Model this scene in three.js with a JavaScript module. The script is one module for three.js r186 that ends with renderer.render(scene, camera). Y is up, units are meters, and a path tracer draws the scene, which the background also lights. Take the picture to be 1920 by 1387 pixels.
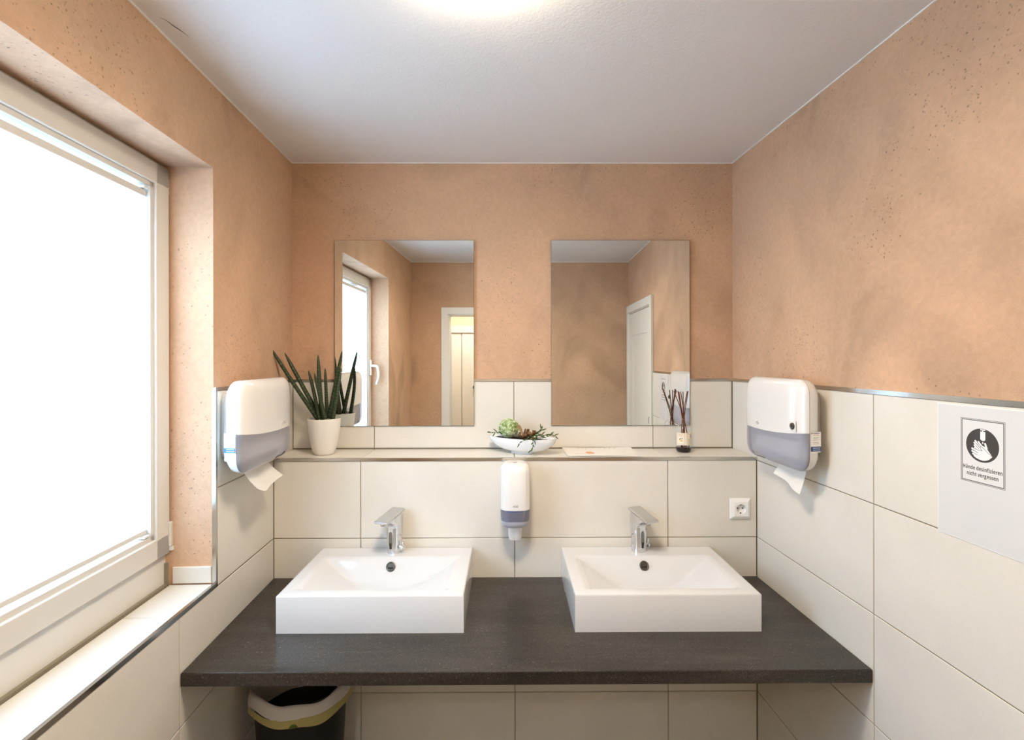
import * as THREE from 'three';
import { RoundedBoxGeometry } from 'three/addons/geometries/RoundedBoxGeometry.js';
import { mergeGeometries, toCreasedNormals, mergeVertices } from 'three/addons/utils/BufferGeometryUtils.js';
import { RectAreaLightUniformsLib } from 'three/addons/lights/RectAreaLightUniformsLib.js';

// ------------------------------------------------------------------ camera, sky, light, exposure
const scene = new THREE.Scene();
const renderer = new THREE.WebGLRenderer({ antialias: true });
renderer.toneMapping = THREE.LinearToneMapping;
renderer.toneMappingExposure = 0.9;
renderer.shadowMap.enabled = true;
RectAreaLightUniformsLib.init();

const F = 945, EYE = 1.70;                       // focal length in pixels, eye height in metres
const camera = new THREE.PerspectiveCamera(2 * Math.atan(693.5 / F) * 180 / Math.PI, 1920 / 1387, 0.02, 60);
camera.setViewOffset(1920, 1387, 3, 21.5, 1920, 1387);
camera.rotation.order = 'YXZ';
camera.position.set(0, EYE, 0);
camera.rotation.set(0, -0.0061, -0.0017);

const TH = Math.atan(0.038);                     // the side walls run 2.2 degrees out of square with the back wall
const CT = Math.cos(TH), ST = Math.sin(TH);
const DL = 1.979, DU = 2.187;                    // distance of the ledge front and of the upper back wall
const XL = -0.917, XR = 0.982;                   // side walls at the ledge front
const REAR = 0.09;                               // rear wall, just behind the camera
const CEIL = 2.549;

scene.background = new THREE.Color(0.80, 0.90, 1.0);
scene.backgroundIntensity = 1.1;

// a point on a side wall: u along the wall towards the viewer, y up, v out of the wall into the room
function onWall(side, u, y, v) {
  const s = side === 'left' ? 1 : -1, x0 = side === 'left' ? XL : XR;
  return new THREE.Vector3(x0 + u * ST + s * v * CT, y, -DL + u * CT - s * v * ST);
}
const wallTurn = (side) => TH + (side === 'left' ? Math.PI / 2 : -Math.PI / 2);   // turns +z to face out of that wall

// overcast daylight standing outside the window
const DAY = new THREE.RectAreaLight(new THREE.Color(0.42, 0.67, 0.97), 100, 1.8, 1.8);
DAY.position.copy(onWall('left', 0.885, 2.75, -1.75));
DAY.lookAt(onWall('left', 0.885, 1.69, -0.18));
DAY.name = 'daylight';
scene.add(DAY);

// ------------------------------------------------------------------ helpers
let seed = 12345;
const rnd = () => { seed = (seed * 1664525 + 1013904223) >>> 0; return seed / 4294967296; };
const rr = (a, b) => a + (b - a) * rnd();
const used = {};
function numbered(n) { if (used[n] === undefined) { used[n] = 0; return n; } used[n]++; return `${n}_${String(used[n]).padStart(3, '0')}`; }
function shadows(o) { o.traverse((m) => { if (m.isMesh) { m.castShadow = true; m.receiveShadow = true; } }); }
function thing(name, label, category, pos = [0, 0, 0], turn = 0, group) {
  const o = new THREE.Group(); o.name = numbered(name); scene.add(o);
  if (pos.isVector3) o.position.copy(pos); else o.position.set(...pos);
  o.rotation.y = turn; o.userData = { label, category };
  if (group) o.userData.group = group;
  return o;
}
function part(name, geo, mat, parent, pos, rot) {
  const m = new THREE.Mesh(geo, mat); m.name = name;
  if (pos) m.position.set(...pos);
  if (rot) m.rotation.set(...rot);
  parent.add(m); return m;
}
function structure(name, label, category, pos = [0, 0, 0], turn = 0) {
  const o = new THREE.Group(); o.name = name; scene.add(o);
  if (pos.isVector3) o.position.copy(pos); else o.position.set(...pos);
  o.rotation.y = turn; o.userData = { kind: 'structure', label, category };
  return o;
}
// box between two corners, uv in metres
function box(x0, x1, y0, y1, z0, z1) {
  const g = new THREE.BoxGeometry(Math.abs(x1 - x0), Math.abs(y1 - y0), Math.abs(z1 - z0));
  g.translate((x0 + x1) / 2, (y0 + y1) / 2, (z0 + z1) / 2);
  return metricUV(g);
}
function metricUV(g, ox = 0, oy = 0) {
  const p = g.attributes.position, n = g.attributes.normal, uv = new Float32Array(p.count * 2);
  for (let i = 0; i < p.count; i++) {
    const ax = Math.abs(n.getX(i)), ay = Math.abs(n.getY(i)), az = Math.abs(n.getZ(i));
    let a, b;
    if (ax >= ay && ax >= az) { a = p.getZ(i); b = p.getY(i); } else if (ay >= az) { a = p.getX(i); b = p.getZ(i); } else { a = p.getX(i); b = p.getY(i); }
    uv[2 * i] = a + ox; uv[2 * i + 1] = b + oy;
  }
  g.setAttribute('uv', new THREE.BufferAttribute(uv, 2));
  return g;
}
const rbox = (w, h, d, r, seg = 3) => new RoundedBoxGeometry(w, h, d, seg, r);
const merge = (a) => mergeGeometries(a.map((g) => (g.index ? g.toNonIndexed() : g)).map((g) => { for (const k of Object.keys(g.attributes)) if (!['position', 'normal', 'uv'].includes(k)) g.deleteAttribute(k); return g; }));
const lathe = (pts, seg = 48) => new THREE.LatheGeometry(pts.map(([x, y]) => new THREE.Vector2(x, y)), seg);
// surface from a grid of points fn(i, j) -> [x, y, z]
function gridGeo(ni, nj, fn, closeI = false, crease = 0) {
  const pos = [], uv = [], idx = [];
  for (let i = 0; i <= ni; i++) for (let j = 0; j <= nj; j++) { const p = fn(i / ni, j / nj, i, j); pos.push(p[0], p[1], p[2]); uv.push(j / nj, i / ni); }
  for (let i = 0; i < ni; i++) for (let j = 0; j < nj; j++) { const a = i * (nj + 1) + j, b = a + 1, c = a + nj + 1, d = c + 1; idx.push(a, b, d, a, d, c); }
  let g = new THREE.BufferGeometry();
  g.setAttribute('position', new THREE.Float32BufferAttribute(pos, 3));
  g.setAttribute('uv', new THREE.Float32BufferAttribute(uv, 2));
  g.setIndex(idx);
  if (crease) g = toCreasedNormals(g, crease); else g.computeVertexNormals();
  return g;
}
// stack of closed rings of points (loft); caps optional
function loft(rings, capA = true, capB = true, crease = 0.7) {
  const n = rings[0].length, pos = [], uv = [], idx = [];
  rings.forEach((r, i) => { for (let k = 0; k <= n; k++) { const p = r[k % n]; pos.push(...p); uv.push(k / n, i / (rings.length - 1)); } });
  const m = n + 1;
  for (let i = 0; i < rings.length - 1; i++) for (let k = 0; k < n; k++) { const a = i * m + k, b = a + 1, c = a + m, d = c + 1; idx.push(a, b, d, a, d, c); }
  for (const [on, i, flip] of [[capA, 0, true], [capB, rings.length - 1, false]]) {
    if (!on) continue;
    const c = [0, 0, 0]; rings[i].forEach((p) => { c[0] += p[0] / n; c[1] += p[1] / n; c[2] += p[2] / n; });
    const ci = pos.length / 3; pos.push(...c); uv.push(0.5, 0.5);
    for (let k = 0; k < n; k++) { const a = i * m + k, b = a + 1; flip ? idx.push(ci, b, a) : idx.push(ci, a, b); }
  }
  let g = new THREE.BufferGeometry();
  g.setAttribute('position', new THREE.Float32BufferAttribute(pos, 3));
  g.setAttribute('uv', new THREE.Float32BufferAttribute(uv, 2));
  g.setIndex(idx);
  return toCreasedNormals(g, crease);
}
function tube(points, r0, r1, seg = 8, steps = 24, taper) {
  const curve = new THREE.CatmullRomCurve3(points.map((p) => new THREE.Vector3(...p)));
  const g = new THREE.TubeGeometry(curve, steps, 1, seg, false), p = g.attributes.position;
  for (let i = 0; i <= steps; i++) {
    const c = curve.getPointAt(i / steps), t = i / steps, r = taper ? taper(t) : r0 + (r1 - r0) * t;
    for (let k = 0; k <= seg; k++) { const q = i * (seg + 1) + k; p.setXYZ(q, c.x + (p.getX(q) - c.x) * r, c.y + (p.getY(q) - c.y) * r, c.z + (p.getZ(q) - c.z) * r); }
  }
  g.computeVertexNormals();
  return g;
}
// ------------------------------------------------------------------ noise and textures
function hash(x, y, s) { let h = (x * 374761393 + y * 668265263 + s * 1442695041) | 0; h = Math.imul(h ^ (h >>> 13), 1274126177); return ((h ^ (h >>> 16)) >>> 0) / 4294967296; }
function vnoise(x, y, per, s) {
  const xi = Math.floor(x), yi = Math.floor(y), fx = x - xi, fy = y - yi, u = fx * fx * (3 - 2 * fx), v = fy * fy * (3 - 2 * fy);
  const w = (a) => ((a % per) + per) % per;
  const a = hash(w(xi), w(yi), s), b = hash(w(xi + 1), w(yi), s), c = hash(w(xi), w(yi + 1), s), d = hash(w(xi + 1), w(yi + 1), s);
  return (a + (b - a) * u) * (1 - v) + (c + (d - c) * u) * v;
}
function fbm(x, y, per, oct, s) { let t = 0, a = 0.5, n = 0; for (let o = 0; o < oct; o++) { t += a * vnoise(x, y, per, s + o * 17); n += a; x *= 2; y *= 2; per *= 2; a *= 0.5; } return t / n; }
function dataTex(w, h, fn, srgb, metresX = 1, metresY = metresX) {
  const d = new Uint8Array(w * h * 4), c = [0, 0, 0];
  for (let y = 0; y < h; y++) for (let x = 0; x < w; x++) { fn(x, y, c); const i = (y * w + x) * 4; d[i] = Math.max(0, Math.min(255, c[0])); d[i + 1] = Math.max(0, Math.min(255, c[1])); d[i + 2] = Math.max(0, Math.min(255, c[2])); d[i + 3] = 255; }
  const t = new THREE.DataTexture(d, w, h, THREE.RGBAFormat);
  t.wrapS = t.wrapT = THREE.RepeatWrapping; t.magFilter = THREE.LinearFilter; t.minFilter = THREE.LinearFilter;
  if (srgb) t.colorSpace = THREE.SRGBColorSpace;
  t.repeat.set(1 / metresX, 1 / metresY); t.needsUpdate = true;
  return t;
}
function canvasTex(w, h, draw) {
  const c = document.createElement('canvas'); c.width = w; c.height = h;
  draw(c.getContext('2d'), w, h);
  const t = new THREE.CanvasTexture(c); t.colorSpace = THREE.SRGBColorSpace; t.magFilter = THREE.LinearFilter; t.needsUpdate = true;
  return t;
}
const S = 2048;
// trowelled clay plaster: soft cloudy patches, trowel sweeps, small pits
const pits = new Float32Array(S * S);
for (let k = 0; k < 22000; k++) {
  const x = rnd() * S, y = rnd() * S;
  if (fbm(x / S * 9, y / S * 9, 9, 3, 91) < 0.50 + 0.16 * rnd()) continue;
  const r = rr(0.5, 1.25), st = rr(0.15, 0.8) , an = rnd() * 3.14, ex = rr(1, 1.9);
  for (let j = -4; j <= 4; j++) for (let i = -4; i <= 4; i++) {
    const a = i * Math.cos(an) + j * Math.sin(an), b = -i * Math.sin(an) + j * Math.cos(an), d = Math.hypot(a / ex, b) / r;
    if (d < 1.4) { const q = ((Math.floor(y) + j + S) % S) * S + ((Math.floor(x) + i + S) % S); pits[q] = Math.max(pits[q], st * Math.min(1, Math.max(0, 1.4 - d) * 1.3)); }
  }
}
const PLM = 2.6;
const plasterMap = dataTex(S, S, (x, y, c) => {
  const u = x / S, v = y / S;
  const wx = fbm(u * 4, v * 4, 4, 3, 3) - 0.5, wy = fbm(u * 4, v * 4, 4, 3, 8) - 0.5;
  const cloud = fbm(u * 5 + wx * 2.2, v * 5 + wy * 2.2, 5, 5, 21) - 0.5;
  const sweep = fbm(u * 10 + wy * 6, v * 5 + wx * 6, 5, 4, 33) - 0.5;
  const smear = Math.max(0, fbm(u * 7 + wx * 3, v * 7 - wx * 3, 7, 3, 57) - 0.62);
  const hue = fbm(u * 3 + wy, v * 3, 3, 3, 71) - 0.5;
  const fine = hash(x, y, 5) - 0.5, fine2 = vnoise(u * 256, v * 256, 256, 6) - 0.5;
  const m = 1 + cloud * 0.15 + sweep * 0.08 - smear * 0.5 + fine * 0.05 + fine2 * 0.04;
  const p = 1 - pits[y * S + x] * 0.42;
  c[0] = 206 * m * p; c[1] = (170 + hue * 10) * m * p; c[2] = (139 + hue * 14) * m * p;
}, true, PLM);
const plasterBump = dataTex(S, S, (x, y, c) => {
  const u = x / S, v = y / S;
  const h = 0.55 + 0.35 * (fbm(u * 12, v * 12, 12, 5, 44) - 0.5) + 0.10 * (hash(x, y, 9) - 0.5) + 0.12 * (vnoise(u * 300, v * 300, 300, 4) - 0.5) - 0.4 * pits[y * S + x];
  c[0] = c[1] = c[2] = h * 255;
}, false, PLM);
const tileMap = dataTex(512, 512, (x, y, c) => {
  const u = x / 512, v = y / 512, m = 1 + (fbm(u * 6, v * 6, 6, 4, 15) - 0.5) * 0.045 + (hash(x, y, 2) - 0.5) * 0.018;
  c[0] = 225 * m; c[1] = 220 * m; c[2] = 209 * m;
}, true, 0.9);
const fineBump = dataTex(512, 512, (x, y, c) => { const u = x / 512, v = y / 512; c[0] = c[1] = c[2] = 255 * (0.5 + 0.5 * (fbm(u * 90, v * 90, 90, 3, 61) - 0.5) + 0.25 * (hash(x, y, 12) - 0.5)); }, false, 0.5);
const ceilMap = dataTex(1024, 1024, (x, y, c) => {
  const u = x / 1024, v = y / 1024, m = 1 + (fbm(u * 6, v * 6, 6, 4, 25) - 0.5) * 0.03 + (hash(x, y, 31) - 0.5) * 0.02;
  c[0] = 234 * m; c[1] = 231 * m; c[2] = 227 * m;
}, true, 2.2);
// countertop: dark brown-grey stone look with long streaks and pale flecks
const CW = 2048, CH = 768, flecks = new Float32Array(CW * CH);
for (let k = 0; k < 6500; k++) { const x = Math.floor(rnd() * CW), y = Math.floor(rnd() * CH), a = rr(0.2, 1.25) ** 2.2; flecks[y * CW + x] = a; if (rnd() < 0.5) flecks[y * CW + (x + 1) % CW] = a * 0.8; if (rnd() < 0.4) flecks[((y + 1) % CH) * CW + x] = a * 0.6; }
const counterMap = dataTex(CW, CH, (x, y, c) => {
  const u = x / CW, v = y / CH;
  const st = fbm(u * 6, v * 16 + 0.4 * fbm(u * 8, v * 8, 8, 2, 4), 16, 5, 77) - 0.5;
  const st2 = fbm(u * 14, v * 70, 70, 3, 83) - 0.5;
  const g = hash(x, y, 41) - 0.5, g2 = vnoise(u * 700, v * 264, 4096, 42) - 0.5;
  const b = 48 * (1 + st * 0.6 + st2 * 0.3 + g * 0.4 + g2 * 0.6), f = flecks[y * CW + x] * 120;
  c[0] = b * 1.06 + f; c[1] = b * 0.95 + f; c[2] = b * 0.83 + f;
}, true, 1.9, 0.7125);
const floorMap = dataTex(256, 256, (x, y, c) => { const u = x / 256, v = y / 256, m = 0.85 + 0.3 * fbm(u * 8, v * 8, 8, 4, 3) + 0.08 * (hash(x, y, 3) - 0.5); c[0] = 92 * m; c[1] = 86 * m; c[2] = 80 * m; }, true, 0.6);
const leafMap = dataTex(512, 64, (x, y, c) => {
  const v = x / 512, u = y / 64;
  const band = Math.sin(v * 115 + 4 * fbm(u * 3, v * 24, 4096, 3, 8)) + 1.3 * (fbm(u * 6, v * 60, 4096, 3, 18) - 0.5);
  const l = Math.max(0, band - 0.5) * 0.9;
  c[0] = 36 + 62 * l; c[1] = 52 + 66 * l; c[2] = 28 + 38 * l;
}, true, 1);

const M = {};
const std = (name, o) => { const m = new THREE.MeshStandardMaterial(o); m.name = name; return (M[name] = m); };
const phy = (name, o) => { const m = new THREE.MeshPhysicalMaterial(o); m.name = name; return (M[name] = m); };
std('plaster', { map: plasterMap, bumpMap: plasterBump, bumpScale: 0.0035, roughness: 0.93 });
std('ceiling_paint', { map: ceilMap, bumpMap: fineBump, bumpScale: 0.0008, roughness: 0.95 });
std('tile', { map: tileMap, bumpMap: fineBump, bumpScale: 0.00006, roughness: 0.3 });
std('grout', { color: '#8f8775', roughness: 0.95 });
std('steel_trim', { color: '#c9c6c0', metalness: 1, roughness: 0.16 });
std('chrome', { color: '#d9dadb', metalness: 1, roughness: 0.06 });
std('brushed_chrome', { color: '#cfcfce', metalness: 1, roughness: 0.28 });
std('sensor_lens', { color: '#6f6d66', roughness: 0.25 });
std('dark_metal', { color: '#6c6a63', metalness: 1, roughness: 0.3 });
std('mirror', { color: '#e9ecea', metalness: 1, roughness: 0.0 });
std('glass_edge', { color: '#6f7b74', roughness: 0.2 });
std('counter', { map: counterMap, bumpMap: fineBump, bumpScale: 0.00015, roughness: 0.34 });
phy('ceramic', { color: '#dad9d7', roughness: 0.12, clearcoat: 0.6, clearcoatRoughness: 0.04 });
phy('white_plastic', { color: '#e8e6e2', roughness: 0.22, clearcoat: 0.4, clearcoatRoughness: 0.1 });
std('matte_white', { color: '#f0eee9', roughness: 0.5 });
std('window_pvc', { color: '#d9d6cf', roughness: 0.28 });
std('socket_white', { color: '#f2f1ee', roughness: 0.3 });
std('black', { color: '#0d0d0d', roughness: 0.35 });
std('black_plastic', { color: '#131211', roughness: 0.55 });
std('dark_hole', { color: '#1b1815', roughness: 0.8 });
phy('smoke_plastic', { color: '#dadae4', roughness: 0.48, transmission: 0.75, thickness: 0, clearcoat: 0.3 });
phy('tank_plastic', { color: '#c6c8d8', roughness: 0.2, transmission: 0.82, thickness: 0, clearcoat: 0.3 });
phy('frosted_plastic', { color: '#d9d9e2', roughness: 0.55, transmission: 0.35, thickness: 0 });
std('blue_plastic', { color: '#6f93c4', roughness: 0.4 });
phy('towel_paper', { color: '#f2f0ea', roughness: 0.95, transmission: 0.25, thickness: 0, side: THREE.DoubleSide });
std('paper', { color: '#f1eee6', roughness: 0.8 });
phy('blind_fabric', { color: '#f7f9fb', roughness: 1, transmission: 0.55, thickness: 0, side: THREE.DoubleSide });
phy('window_glass', { color: '#ffffff', roughness: 0, transmission: 1, thickness: 0 });
phy('bottle_glass', { color: '#ffffff', roughness: 0.02, transmission: 1, thickness: 0, side: THREE.DoubleSide });
std('fragrance_oil', { color: '#1c0f0c', roughness: 0.08 });
std('reed', { color: '#6a3513', roughness: 0.7 });
phy('pot_ceramic', { color: '#efece6', roughness: 0.28, clearcoat: 0.3 });
phy('bowl_porcelain', { color: '#f3f5f5', roughness: 0.14, clearcoat: 0.5 });
std('soil', { color: '#3a2d22', roughness: 1 });
std('leaf', { map: leafMap, roughness: 0.45 });
std('floret', { color: '#ffffff', roughness: 0.8 });
std('floret_core', { color: '#4a6628', roughness: 0.9 });
std('dried_wood', { color: '#6b5038', roughness: 0.95 });
std('dried_leaf', { color: '#a98e66', roughness: 0.9, side: THREE.DoubleSide });
std('sprig', { color: '#3f5a22', roughness: 0.6 });
std('gravel', { color: '#2c2620', roughness: 1 });
std('door_paint', { color: '#ece9df', roughness: 0.4 });
std('corridor_paint', { color: '#f0dcae', roughness: 0.9 });
std('floor_stone', { map: floorMap, roughness: 0.4 });
std('bracket_wood', { color: '#a9784a', roughness: 0.8 });
phy('bag_film', { color: '#d8d3cc', roughness: 0.6, transmission: 0.25, thickness: 0, side: THREE.DoubleSide });
phy('bag_band', { color: '#aea266', roughness: 0.55, transmission: 0.15, thickness: 0, side: THREE.DoubleSide });
std('bag_print', { color: '#4d5a1e', roughness: 0.6 });
std('rubber_gasket', { color: '#57534e', roughness: 0.8 });

// ------------------------------------------------------------------ tiles
const tileCache = {};
function tileGeo(w, h, t = 0.008, b = 0.0012) {
  const k = `${w.toFixed(4)}_${h.toFixed(4)}_${t}`;
  if (tileCache[k]) return tileCache[k];
  const X = w / 2, Y = h / 2;
  const ring = (x, y, z) => [[-x, -y, z], [x, -y, z], [x, y, z], [-x, y, z]];
  const R = [ring(X, Y, 0), ring(X, Y, t - b), ring(X - b, Y - b, t)];
  const pos = [];
  for (let i = 0; i < 2; i++) for (let k2 = 0; k2 < 4; k2++) { const a = R[i][k2], c = R[i][(k2 + 1) % 4], d = R[i + 1][(k2 + 1) % 4], e = R[i + 1][k2]; pos.push(...a, ...c, ...d, ...a, ...d, ...e); }
  const f = R[2]; pos.push(...f[0], ...f[1], ...f[2], ...f[0], ...f[2], ...f[3]);
  const g = new THREE.BufferGeometry(); g.setAttribute('position', new THREE.Float32BufferAttribute(pos, 3)); g.computeVertexNormals();
  return (tileCache[k] = metricUV(g, rnd() * 3, rnd() * 3));
}
const J = 0.003;                                  // joint width
function tileRect(parent, a0, a1, b0, b1, place) { const w = a1 - a0 - J, h = b1 - b0 - J; if (w < 0.008 || h < 0.008) return; const m = part('tile', tileGeo(w, h), M.tile, parent); place(m, (a0 + a1) / 2, (b0 + b1) / 2); }
function tileField(parent, cols, rows, place) { for (let i = 0; i + 1 < cols.length; i++) for (let j = 0; j + 1 < rows.length; j++) tileRect(parent, cols[i], cols[i + 1], rows[j], rows[j + 1], place); }
const ROWS = [0.0, 0.087, 0.390, 0.693, 0.996];
const TT = 0.008;                                 // tile thickness

// ------------------------------------------------------------------ floor, ceiling
{
  const f = structure('floor', 'dark grey stone floor', 'floor');
  part('floor_slab', box(-1.7, 2.4, -0.15, 0, -2.9, 2.4), M.floor_stone, f);
  const c = structure('ceiling', 'white painted ceiling', 'ceiling');
  part('ceiling_slab', box(-1.25, 2.4, CEIL, CEIL + 0.15, -2.9, 2.4), M.ceiling_paint, c);
  // hairline crack in the paint near the window wall
  const cr = [[-0.862, -1.258], [-0.853, -1.270], [-0.850, -1.286], [-0.842, -1.310], [-0.838, -1.335]].map(([x, z]) => [x, CEIL - 0.0001, z]);
  part('crack', tube(cr, 0.0008, 0.0008, 5, 16, (t) => 0.0003 + 0.0009 * Math.sin(Math.PI * t) ** 2), M.soil, c);
}
// ------------------------------------------------------------------ back wall above the ledge
{
  const w = structure('wall_back', 'clay plaster back wall with a band of cream tiles above the ledge', 'wall');
  part('plaster', box(-1.25, 1.5, 0, CEIL, -DU - 0.25, -DU), M.plaster, w);
  part('grout', box(-1.1, 1.1, 1.25, 1.603, -DU, -DU + 0.004), M.grout, w);
  const zt = -DU - 0.001;
  tileField(w, [XL - 0.008, -0.575, 0.028, 0.631, XR - 0.008], [1.313, 1.601], (m, a, b) => m.position.set(a, b, zt));
  const t = structure('trim_1', 'polished steel edge strip on top of the back wall tiles', 'trim');
  part('edge_strip', box(XL - 0.006, XR - 0.008, 1.6005, 1.612, -DU, -DU + TT + 0.001), M.steel_trim, t);
}
// ------------------------------------------------------------------ ledge (tiled box in front of the back wall)
{
  const w = structure('wall_ledge', 'low cream tiled wall with a ledge on top behind the basins', 'wall');
  part('grout', box(-1.1, 1.15, 0, 1.303, -DU, -DL - 0.004), M.grout, w);
  const cols = [XL + 0.001, -0.576, 0.028, 0.631, XR - 0.001];
  tileField(w, cols, [...ROWS, 1.2985], (m, a, b) => m.position.set(a, b, -DL - TT));
  // top tiles
  tileField(w, [XL - 0.006, -0.574, 0.0275, 0.631, XR - 0.006], [-DU + TT, -DL - 0.008], (m, a, b) => { m.rotation.x = -Math.PI / 2; m.position.set(a, 1.302, b); });
  const t = structure('trim_2', 'polished steel edge strip along the front of the ledge', 'trim');
  part('edge_strip', box(XL, XR, 1.2985, 1.3105, -DL - 0.009, -DL + 0.0015), M.steel_trim, t);
}
// ------------------------------------------------------------------ left wall with the window opening (local: x out of the wall, z towards the viewer)
const WU0 = 0.418, WU1 = 1.345, WY0 = 1.0, WY1 = 2.29;    // window opening
const UR = 2.07;                                           // where the rear wall meets the side walls
const PV = -0.006;
{
  const w = structure('wall_left', 'clay plaster left wall with cream tiles around the window', 'wall', [XL, 0, -DL], TH);
  const o = -0.225;
  part('plaster', merge([
    box(o, PV, 0, CEIL, -0.55, WU0), box(o, PV, 0, CEIL, WU1, UR + 0.3),
    box(o, PV, WY1, CEIL, WU0, WU1), box(o, PV, 0, WY0 - 0.012, WU0, WU1)]), M.plaster, w);
  part('grout', merge([box(PV, -0.002, 0, 0.994, -0.2, 2.0), box(PV, -0.002, 0.99, 1.603, -0.2, WU0 - 0.008)]), M.grout, w);
  const place = (m, a, b) => { m.rotation.y = Math.PI / 2; m.position.set(-TT, b, a); };
  tileField(w, [-0.002, 0.600, 1.203, 1.806], ROWS.slice(0, 4).concat(0.994), place);
  tileField(w, [-0.002, WU0 - 0.008], [0.996, 1.300], place);
  tileField(w, [-0.198, -0.002, WU0 - 0.008], [1.300, 1.601], place);
  // sill tiles and the low skirting tile on the reveal
  tileField(w, [-0.137, -0.006], [WU0 + 0.004, 0.622, 1.225, WU1 - 0.003], (m, a, b) => { m.rotation.x = -Math.PI / 2; m.position.set(a, 1.000, b); });
  tileRect(w, -0.128, -0.010, 1.010, 1.063, (m, a, b) => { m.position.set(a, b, WU0 - 0.002); });
  part('sill_bed', box(-0.145, -0.006, WY0 - 0.012, 1.003, WU0, WU1), M.grout, w);
  const t = structure('trim_3', 'polished steel edge strip framing the window sill and tile edge', 'trim', [XL, 0, -DL], TH);
  part('sill_strip', box(-0.008, 0.002, 0.9955, 1.0085, WU0 - 0.008, 2.0), M.steel_trim, t);
  part('reveal_strip', box(-0.010, 0.002, 0.9955, 1.603, WU0 - 0.008, WU0 + 0.002), M.steel_trim, t);
  part('top_strip', box(PV, 0.001, 1.6005, 1.612, -0.2, WU0), M.steel_trim, t);
}
// ------------------------------------------------------------------ right wall with a door near the rear corner
const DOOR0 = 1.243, DOOR1 = 2.03, DTOP = 2.095;           // door opening in the right wall
{
  const w = structure('wall_right', 'clay plaster right wall with tall cream tile wainscot', 'wall', [XR, 0, -DL], TH);
  part('plaster', merge([
    box(-PV, 0.22, 0, CEIL, -0.55, DOOR0), box(-PV, 0.22, 0, CEIL, DOOR1, UR + 0.3), box(-PV, 0.22, DTOP, CEIL, DOOR0, DOOR1)]), M.plaster, w);
  part('grout', box(0.002, -PV, 0, 1.603, -0.2, DOOR0 - 0.058), M.grout, w);
  const place = (m, a, b) => { m.rotation.y = -Math.PI / 2; m.position.set(TT, b, a); };
  tileField(w, [0.001, 0.601, DOOR0 - 0.058], ROWS, place);
  tileField(w, [0.001, 0.601, DOOR0 - 0.058], [0.996, 1.2985], place);
  tileField(w, [-0.198, 0.001, 0.601, DOOR0 - 0.058], [1.2985, 1.601], place);
  const t = structure('trim_4', 'polished steel edge strip on top of the right wall tiles', 'trim', [XR, 0, -DL], TH);
  part('edge_strip', box(-0.0015, -PV, 1.6005, 1.613, -0.2, DOOR0 - 0.056), M.steel_trim, t);

  const d = structure('door_2', 'white panelled door in the right wall seen in the right mirror', 'door', [XR, 0, -DL], TH);
  const c = 0.056;
  part('casing', merge([box(-0.012, 0.004, 0, DTOP + c, DOOR0 - c, DOOR0 + 0.004), box(-0.012, 0.004, 0, DTOP + c, DOOR1 - 0.004, UR - 0.006), box(-0.012, 0.004, DTOP - 0.004, DTOP + c, DOOR0, DOOR1)]), M.door_paint, d);
  part('jamb', merge([box(0.004, 0.22, 0, DTOP, DOOR0, DOOR0 + 0.012), box(0.004, 0.22, 0, DTOP, DOOR1 - 0.012, DOOR1), box(0.004, 0.22, DTOP - 0.012, DTOP, DOOR0, DOOR1)]), M.door_paint, d);
  const leaf = part('leaf', merge([
    box(0.016, 0.050, 0.005, DTOP - 0.016, DOOR0 + 0.020, DOOR1 - 0.014),
    box(0.008, 0.016, 0.005, DTOP - 0.016, DOOR0 + 0.016, DOOR0 + 0.13), box(0.008, 0.016, 0.005, DTOP - 0.016, DOOR1 - 0.13, DOOR1 - 0.014),
    box(0.008, 0.016, DTOP - 0.20, DTOP - 0.016, DOOR0 + 0.13, DOOR1 - 0.13), box(0.008, 0.016, 0.005, 0.16, DOOR0 + 0.13, DOOR1 - 0.13)]), M.door_paint, d);
  part('key_plate', rbox(0.006, 0.05, 0.03, 0.002), M.black, leaf, [0.007, 1.245, DOOR0 + 0.075]);
  part('strike_plate', box(0.006, 0.028, 1.22, 1.26, DOOR0 + 0.012, DOOR0 + 0.015), M.dark_metal, leaf);
}
// ------------------------------------------------------------------ rear wall with the doorway the viewer stands in
const RX0 = -0.523, RX1 = 0.31, RTOP = 2.093;
{
  const w = structure('wall_rear', 'clay plaster rear wall beside the entrance seen in the mirrors', 'wall');
  part('plaster', merge([box(-1.25, RX0, 0, CEIL, REAR, REAR + 0.14), box(RX1, 1.5, 0, CEIL, REAR, REAR + 0.14), box(RX0, RX1, RTOP, CEIL, REAR, REAR + 0.14)]), M.plaster, w);
  const d = structure('door_1', 'white casing and jamb of the entrance seen in the left mirror', 'door');
  const c = 0.056;
  for (const z of [[REAR - 0.010, REAR + 0.003], [REAR + 0.137, REAR + 0.15]])
    part('casing', merge([box(RX0 - c, RX0 + 0.003, 0, RTOP + c, ...z), box(RX1 - 0.003, RX1 + c, 0, RTOP + c, ...z), box(RX0, RX1, RTOP - 0.003, RTOP + c, ...z)]), M.door_paint, d);
  part('jamb', merge([box(RX0, RX0 + 0.014, 0, RTOP, REAR, REAR + 0.14), box(RX1 - 0.014, RX1, 0, RTOP, REAR, REAR + 0.14), box(RX0, RX1, RTOP - 0.014, RTOP, REAR, REAR + 0.14)]), M.door_paint, d);
}
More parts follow.
